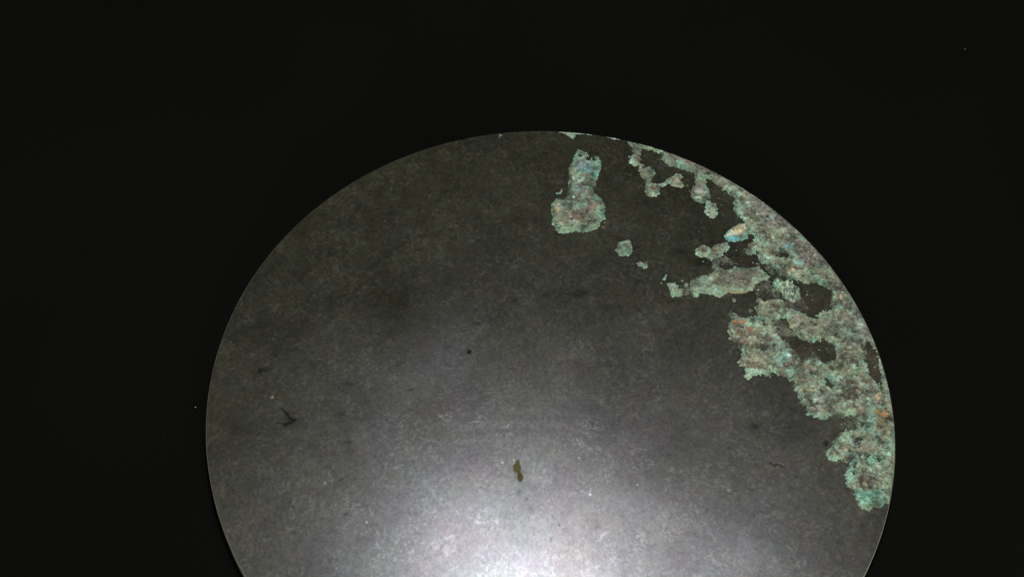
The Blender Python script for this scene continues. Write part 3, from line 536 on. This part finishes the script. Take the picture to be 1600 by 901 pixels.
# loose crumbs round the crust edges
rc = random.Random(4); crumbs = []
for (x, y, sx, sy, n) in [(941, 346, 8, 5, 5), (1120, 455, 18, 5, 4), (1142, 386, 7, 6, 3), (1190, 412, 12, 3, 6), (1092, 372, 30, 20, 3), (1250, 560, 18, 10, 8), (1262, 455, 14, 14, 4), (1225, 517, 8, 8, 3), (1278, 545, 20, 8, 4), (1317, 662, 14, 5, 5), (1110, 405, 10, 4, 6), (1365, 575, 6, 20, 5), (1030, 250, 20, 7, 6), (1125, 310, 10, 12, 4)]:
    for _ in range(n):
        q = rc.uniform(.6, 1.5); crumbs.append(blob(x + rc.gauss(0, sx * .6), y + rc.gauss(0, sy * .6), q, q * .9, 8))
for k, cr in enumerate(crumbs):
    crust('corrosion_crumb', [cr], seed=700 + k * 3, height=1.0, warp=2, ragged=.8, pits=0, base=((70, 68, 54), (96, 104, 84)), edge_k=.3)

# cream flake with turquoise margin
crust('cream_flake', [[(1132, 372), (1132.5, 366), (1136, 362), (1143, 356), (1152, 352.5), (1155, 350), (1163, 349), (1166, 353), (1169, 360), (1168.5, 373), (1160, 375), (1148, 377.5), (1137, 376)]], (), [
 (1152, 363, 13, 8, 15, CREAM, 1.0), (1160, 358, 7, 5, 0, (176, 158, 124), .8), (1140, 369, 8, 4, 20, (176, 182, 152), .8), (1146, 374, 11, 3.4, 5, (84, 158, 164), .95), (1138, 363, 6, 4, 40, (120, 170, 150), .8), (1159, 350.5, 5.5, 2.4, 0, (104, 176, 156), .9),
 (1147, 354.5, 4, 2, 25, (92, 130, 150), .8), (1162, 364, 3, 6, 30, (120, 104, 84), .7), (1166, 362, 2.6, 4, 0, (176, 168, 160), .7)],
 seed=810, height=4.2, warp=2.5, ragged=.9, brown=0, pits=0, edge_c=(116, 176, 156), label='cream flake edged with turquoise')
# cauliflower-like pale growth
crust('nodule_cluster', [[(1206, 446), (1208, 440), (1213, 436), (1219, 436), (1225, 441), (1232, 440), (1238, 441), (1242, 447), (1247, 449), (1251, 459), (1250, 467.6), (1244, 470), (1240, 474), (1233, 470), (1223, 464), (1221, 456), (1213, 454)]], (), [
 (1214, 447, 6, 5, 0, (122, 164, 132), .7), (1231, 453, 13, 10, 0, (140, 156, 136), .6), (1232, 453, 3, 3, 0, (150, 190, 176), .8), (1245, 463, 5, 5, 0, (132, 164, 136), .6), (1243, 470, 6, 3, 0, (110, 138, 108), .6)],
 seed=820, height=5.5, warp=2.5, ragged=1.2, brown=0, pits=0, granules=2.2, lumps=10, base=((122, 142, 118), (138, 158, 134)), label='knobbly pale green growth like a cauliflower')
# long flat crust
longG = [(1110.7, 411), (1115, 411), (1120, 413), (1126, 417), (1131, 420.5), (1138, 421), (1144, 418), (1150, 416.5), (1160, 418), (1169, 419), (1178, 418), (1187.6, 414.5), (1189, 419), (1191, 422.5), (1197, 427), (1203.5, 432), (1200, 438), (1190, 439), (1180, 444), (1177, 451), (1174, 456), (1161, 458), (1150, 458),
 (1139, 458), (1131, 460), (1124, 464), (1116, 462), (1105, 459), (1094, 457), (1090, 464), (1084, 463), (1080.7, 460), (1077, 447), (1080.7, 439), (1088, 434), (1094, 432), (1107, 430), (1113, 427), (1114, 421)]
crust('corrosion_crust', [longG], (), [(1150, 440, 40, 13, -3, (110, 106, 88), .7), (1160, 436, 16, 7, 0, (110, 94, 80), .6), (1115, 432, 6, 4, 0, (116, 92, 76), .5), (1115, 420, 7, 8, -30, (106, 128, 102), .7), (1150, 421, 20, 5, 0, (104, 136, 106), .7), (1188, 420, 3, 6, 0, (110, 90, 76), .7),
 (1192, 424, 4, 4, 0, (112, 176, 152), .8), (1190, 437, 8, 2.4, 5, (140, 150, 126), .8), (1155, 457, 22, 1.5, 2, (136, 124, 84), .9), (1087, 447, 9, 13, 0, (110, 126, 98), .7), (1089, 462, 6, 4, 0, (116, 150, 116), .6), (1142, 426, 3, 2, 0, (150, 168, 138), .7), (1200, 432, 5, 5, 0, (112, 152, 120), .7)],
 seed=900, height=2.4, warp=4, ragged=1.6, pits=.08, brown=.25, edge_c=(112, 140, 110), contrast=.8, label='long flat grey-green crust lying across the face')

# thin brown-green film that links the thicker crusts
for k, (pl, c_) in enumerate([([(1178, 444), (1206, 438), (1212, 452), (1224, 466), (1198, 467), (1180, 460)], ((66, 60, 46), (92, 98, 78))), ([(1226, 466), (1256, 468), (1264, 486), (1240, 488), (1228, 480)], ((82, 74, 60), (96, 94, 76))),
                               ([(1246, 554), (1270, 552), (1286, 566), (1280, 592), (1252, 600), (1244, 582)], ((88, 80, 64), (100, 104, 84))), ([(1308, 704), (1332, 706), (1336, 722), (1318, 722)], ((80, 68, 52), (110, 124, 98))),
                               ([(1206, 498), (1224, 500), (1240, 524), (1222, 530)], ((78, 70, 56), (100, 106, 84))), ([(1322, 650), (1340, 650), (1342, 674), (1326, 672)], ((80, 70, 54), (104, 110, 88))),
                               ([(1100, 402), (1140, 404), (1150, 414), (1114, 414)], ((62, 56, 44), (90, 98, 78))), ([(1064, 452), (1080, 446), (1084, 458), (1068, 462)], ((76, 74, 60), (104, 118, 94))),
                               ([(1186, 408), (1196, 410), (1218, 426), (1210, 434), (1196, 420)], ((66, 58, 44), (100, 108, 84)))]):
    crust('thin_film', [pl], seed=850 + 5 * k, height=.7, warp=8, ragged=5.0, base=c_, brown=.4, edge_c=c_[1], teal=.12, lum=.8, label='thin brownish film between the thick green crusts')

# ------------------------------------------------------------------ stains, cracks and pits in the polished face
def line_poly(pts, wid):
    p = np.array(pts, float); n = len(p); t_ = np.gradient(p, axis=0); t_ /= np.linalg.norm(t_, axis=1)[:, None]
    nn = np.stack([-t_[:, 1], t_[:, 0]], 1); wv = np.array(wid)[:, None] / 2
    return [tuple(a) for a in np.concatenate([p + nn * wv, (p - nn * wv)[::-1]])]
def mark(name, polys, c_, seed, label=None, height=.25, warp=3.0, ragged=.8):
    return crust(name, polys, seed=seed, height=height, warp=warp, ragged=ragged, pits=0, base=(c_, c_), brown=0, edge_c=c_, teal=0, lum=1.5, granules=.1, contrast=.5, label=label, mat=m_stain)
mark('olive_stain', [[(808 + 6.8 * math.cos(a_ * .35), 731 + 7.6 * math.sin(a_ * .35)) for a_ in range(18)], [(806, 734), (811, 733), (816, 742), (811, 745)], [(812.5 + 4.6 * math.cos(a_ * .35), 745.5 + 6.6 * math.sin(a_ * .35)) for a_ in range(18)], [(809 + 3 * math.cos(a_ * .35), 722 + 4 * math.sin(a_ * .35)) for a_ in range(18)]], (70, 66, 32), 1001, 'olive double spot below the centre', ragged=.3, warp=2.2)
mark('crack', [line_poly([(441, 638), (446, 644), (452, 652), (459, 656)], [1.0, 1.6, 2.2, 3.4]), line_poly([(461, 655), (456, 659), (449, 662), (444, 665)], [2.6, 3.2, 3.2, 4.4]), line_poly([(433, 660.5), (441, 661)], [1.2, 1.6])], (10, 10, 8), 1010, 'dark hooked scar near the left edge', warp=3, ragged=.5)
mark('crack', [line_poly([(1203, 722), (1209, 726.5), (1216, 725.5), (1224, 729)], [1.2, 2.4, 2.0, 1.0])], (36, 34, 27), 1015, 'short thin crack right of the centre', warp=2, ragged=.2)
for k, (x, y, rx, ry, c_) in enumerate([(409, 578.5, 5.5, 4, (20, 20, 16)), (733, 549.5, 3.6, 3.4, (14, 14, 13)), (1291, 692, 4.5, 5, (34, 35, 30))]):
    mark('pit', [blob(x, y, rx, ry, 12, k)], c_, 1030 + k * 4, warp=2.0, ragged=.4)

# ------------------------------------------------------------------ specks of lint on the cloth
def speck(px, py, size, label, seed):
    me = bpy.data.meshes.new('lint_speck'); import bmesh
    bm = bmesh.new(); bmesh.ops.create_icosphere(bm, subdivisions=2, radius=size)
    r_ = random.Random(seed)
    for v in bm.verts: v.co *= r_.uniform(.7, 1.2); v.co.z *= .6; v.co.y *= .8
    bm.to_mesh(me); bm.free(); me.materials.append(m_dust)
    d = B @ np.array([(px - 800) / FPX, (py - 450.5) / FPX, 1.0]); zz = -0.047
    t_ = (zz - CAM[2]) / d[2]
    o = bpy.data.objects.new('lint_speck', me); C.objects.link(o)
    o.location = ((CAM[0] + t_ * d[0]) * R, (CAM[1] + t_ * d[1]) * R, zz * R + size * .3)
    o['label'] = label; o['category'] = 'lint'; o['group'] = 'specks of lint on the black cloth'
speck(305.3, 636, 0.00015, 'tiny white speck of lint on black cloth just left of the mirror', 1)
speck(255.5, 676, 0.00006, 'fainter lint speck on black cloth, farther left and lower than the white one', 2)
speck(1507.5, 77, 0.00010, 'lone grey speck of lint on black cloth far above and right of the mirror', 3)
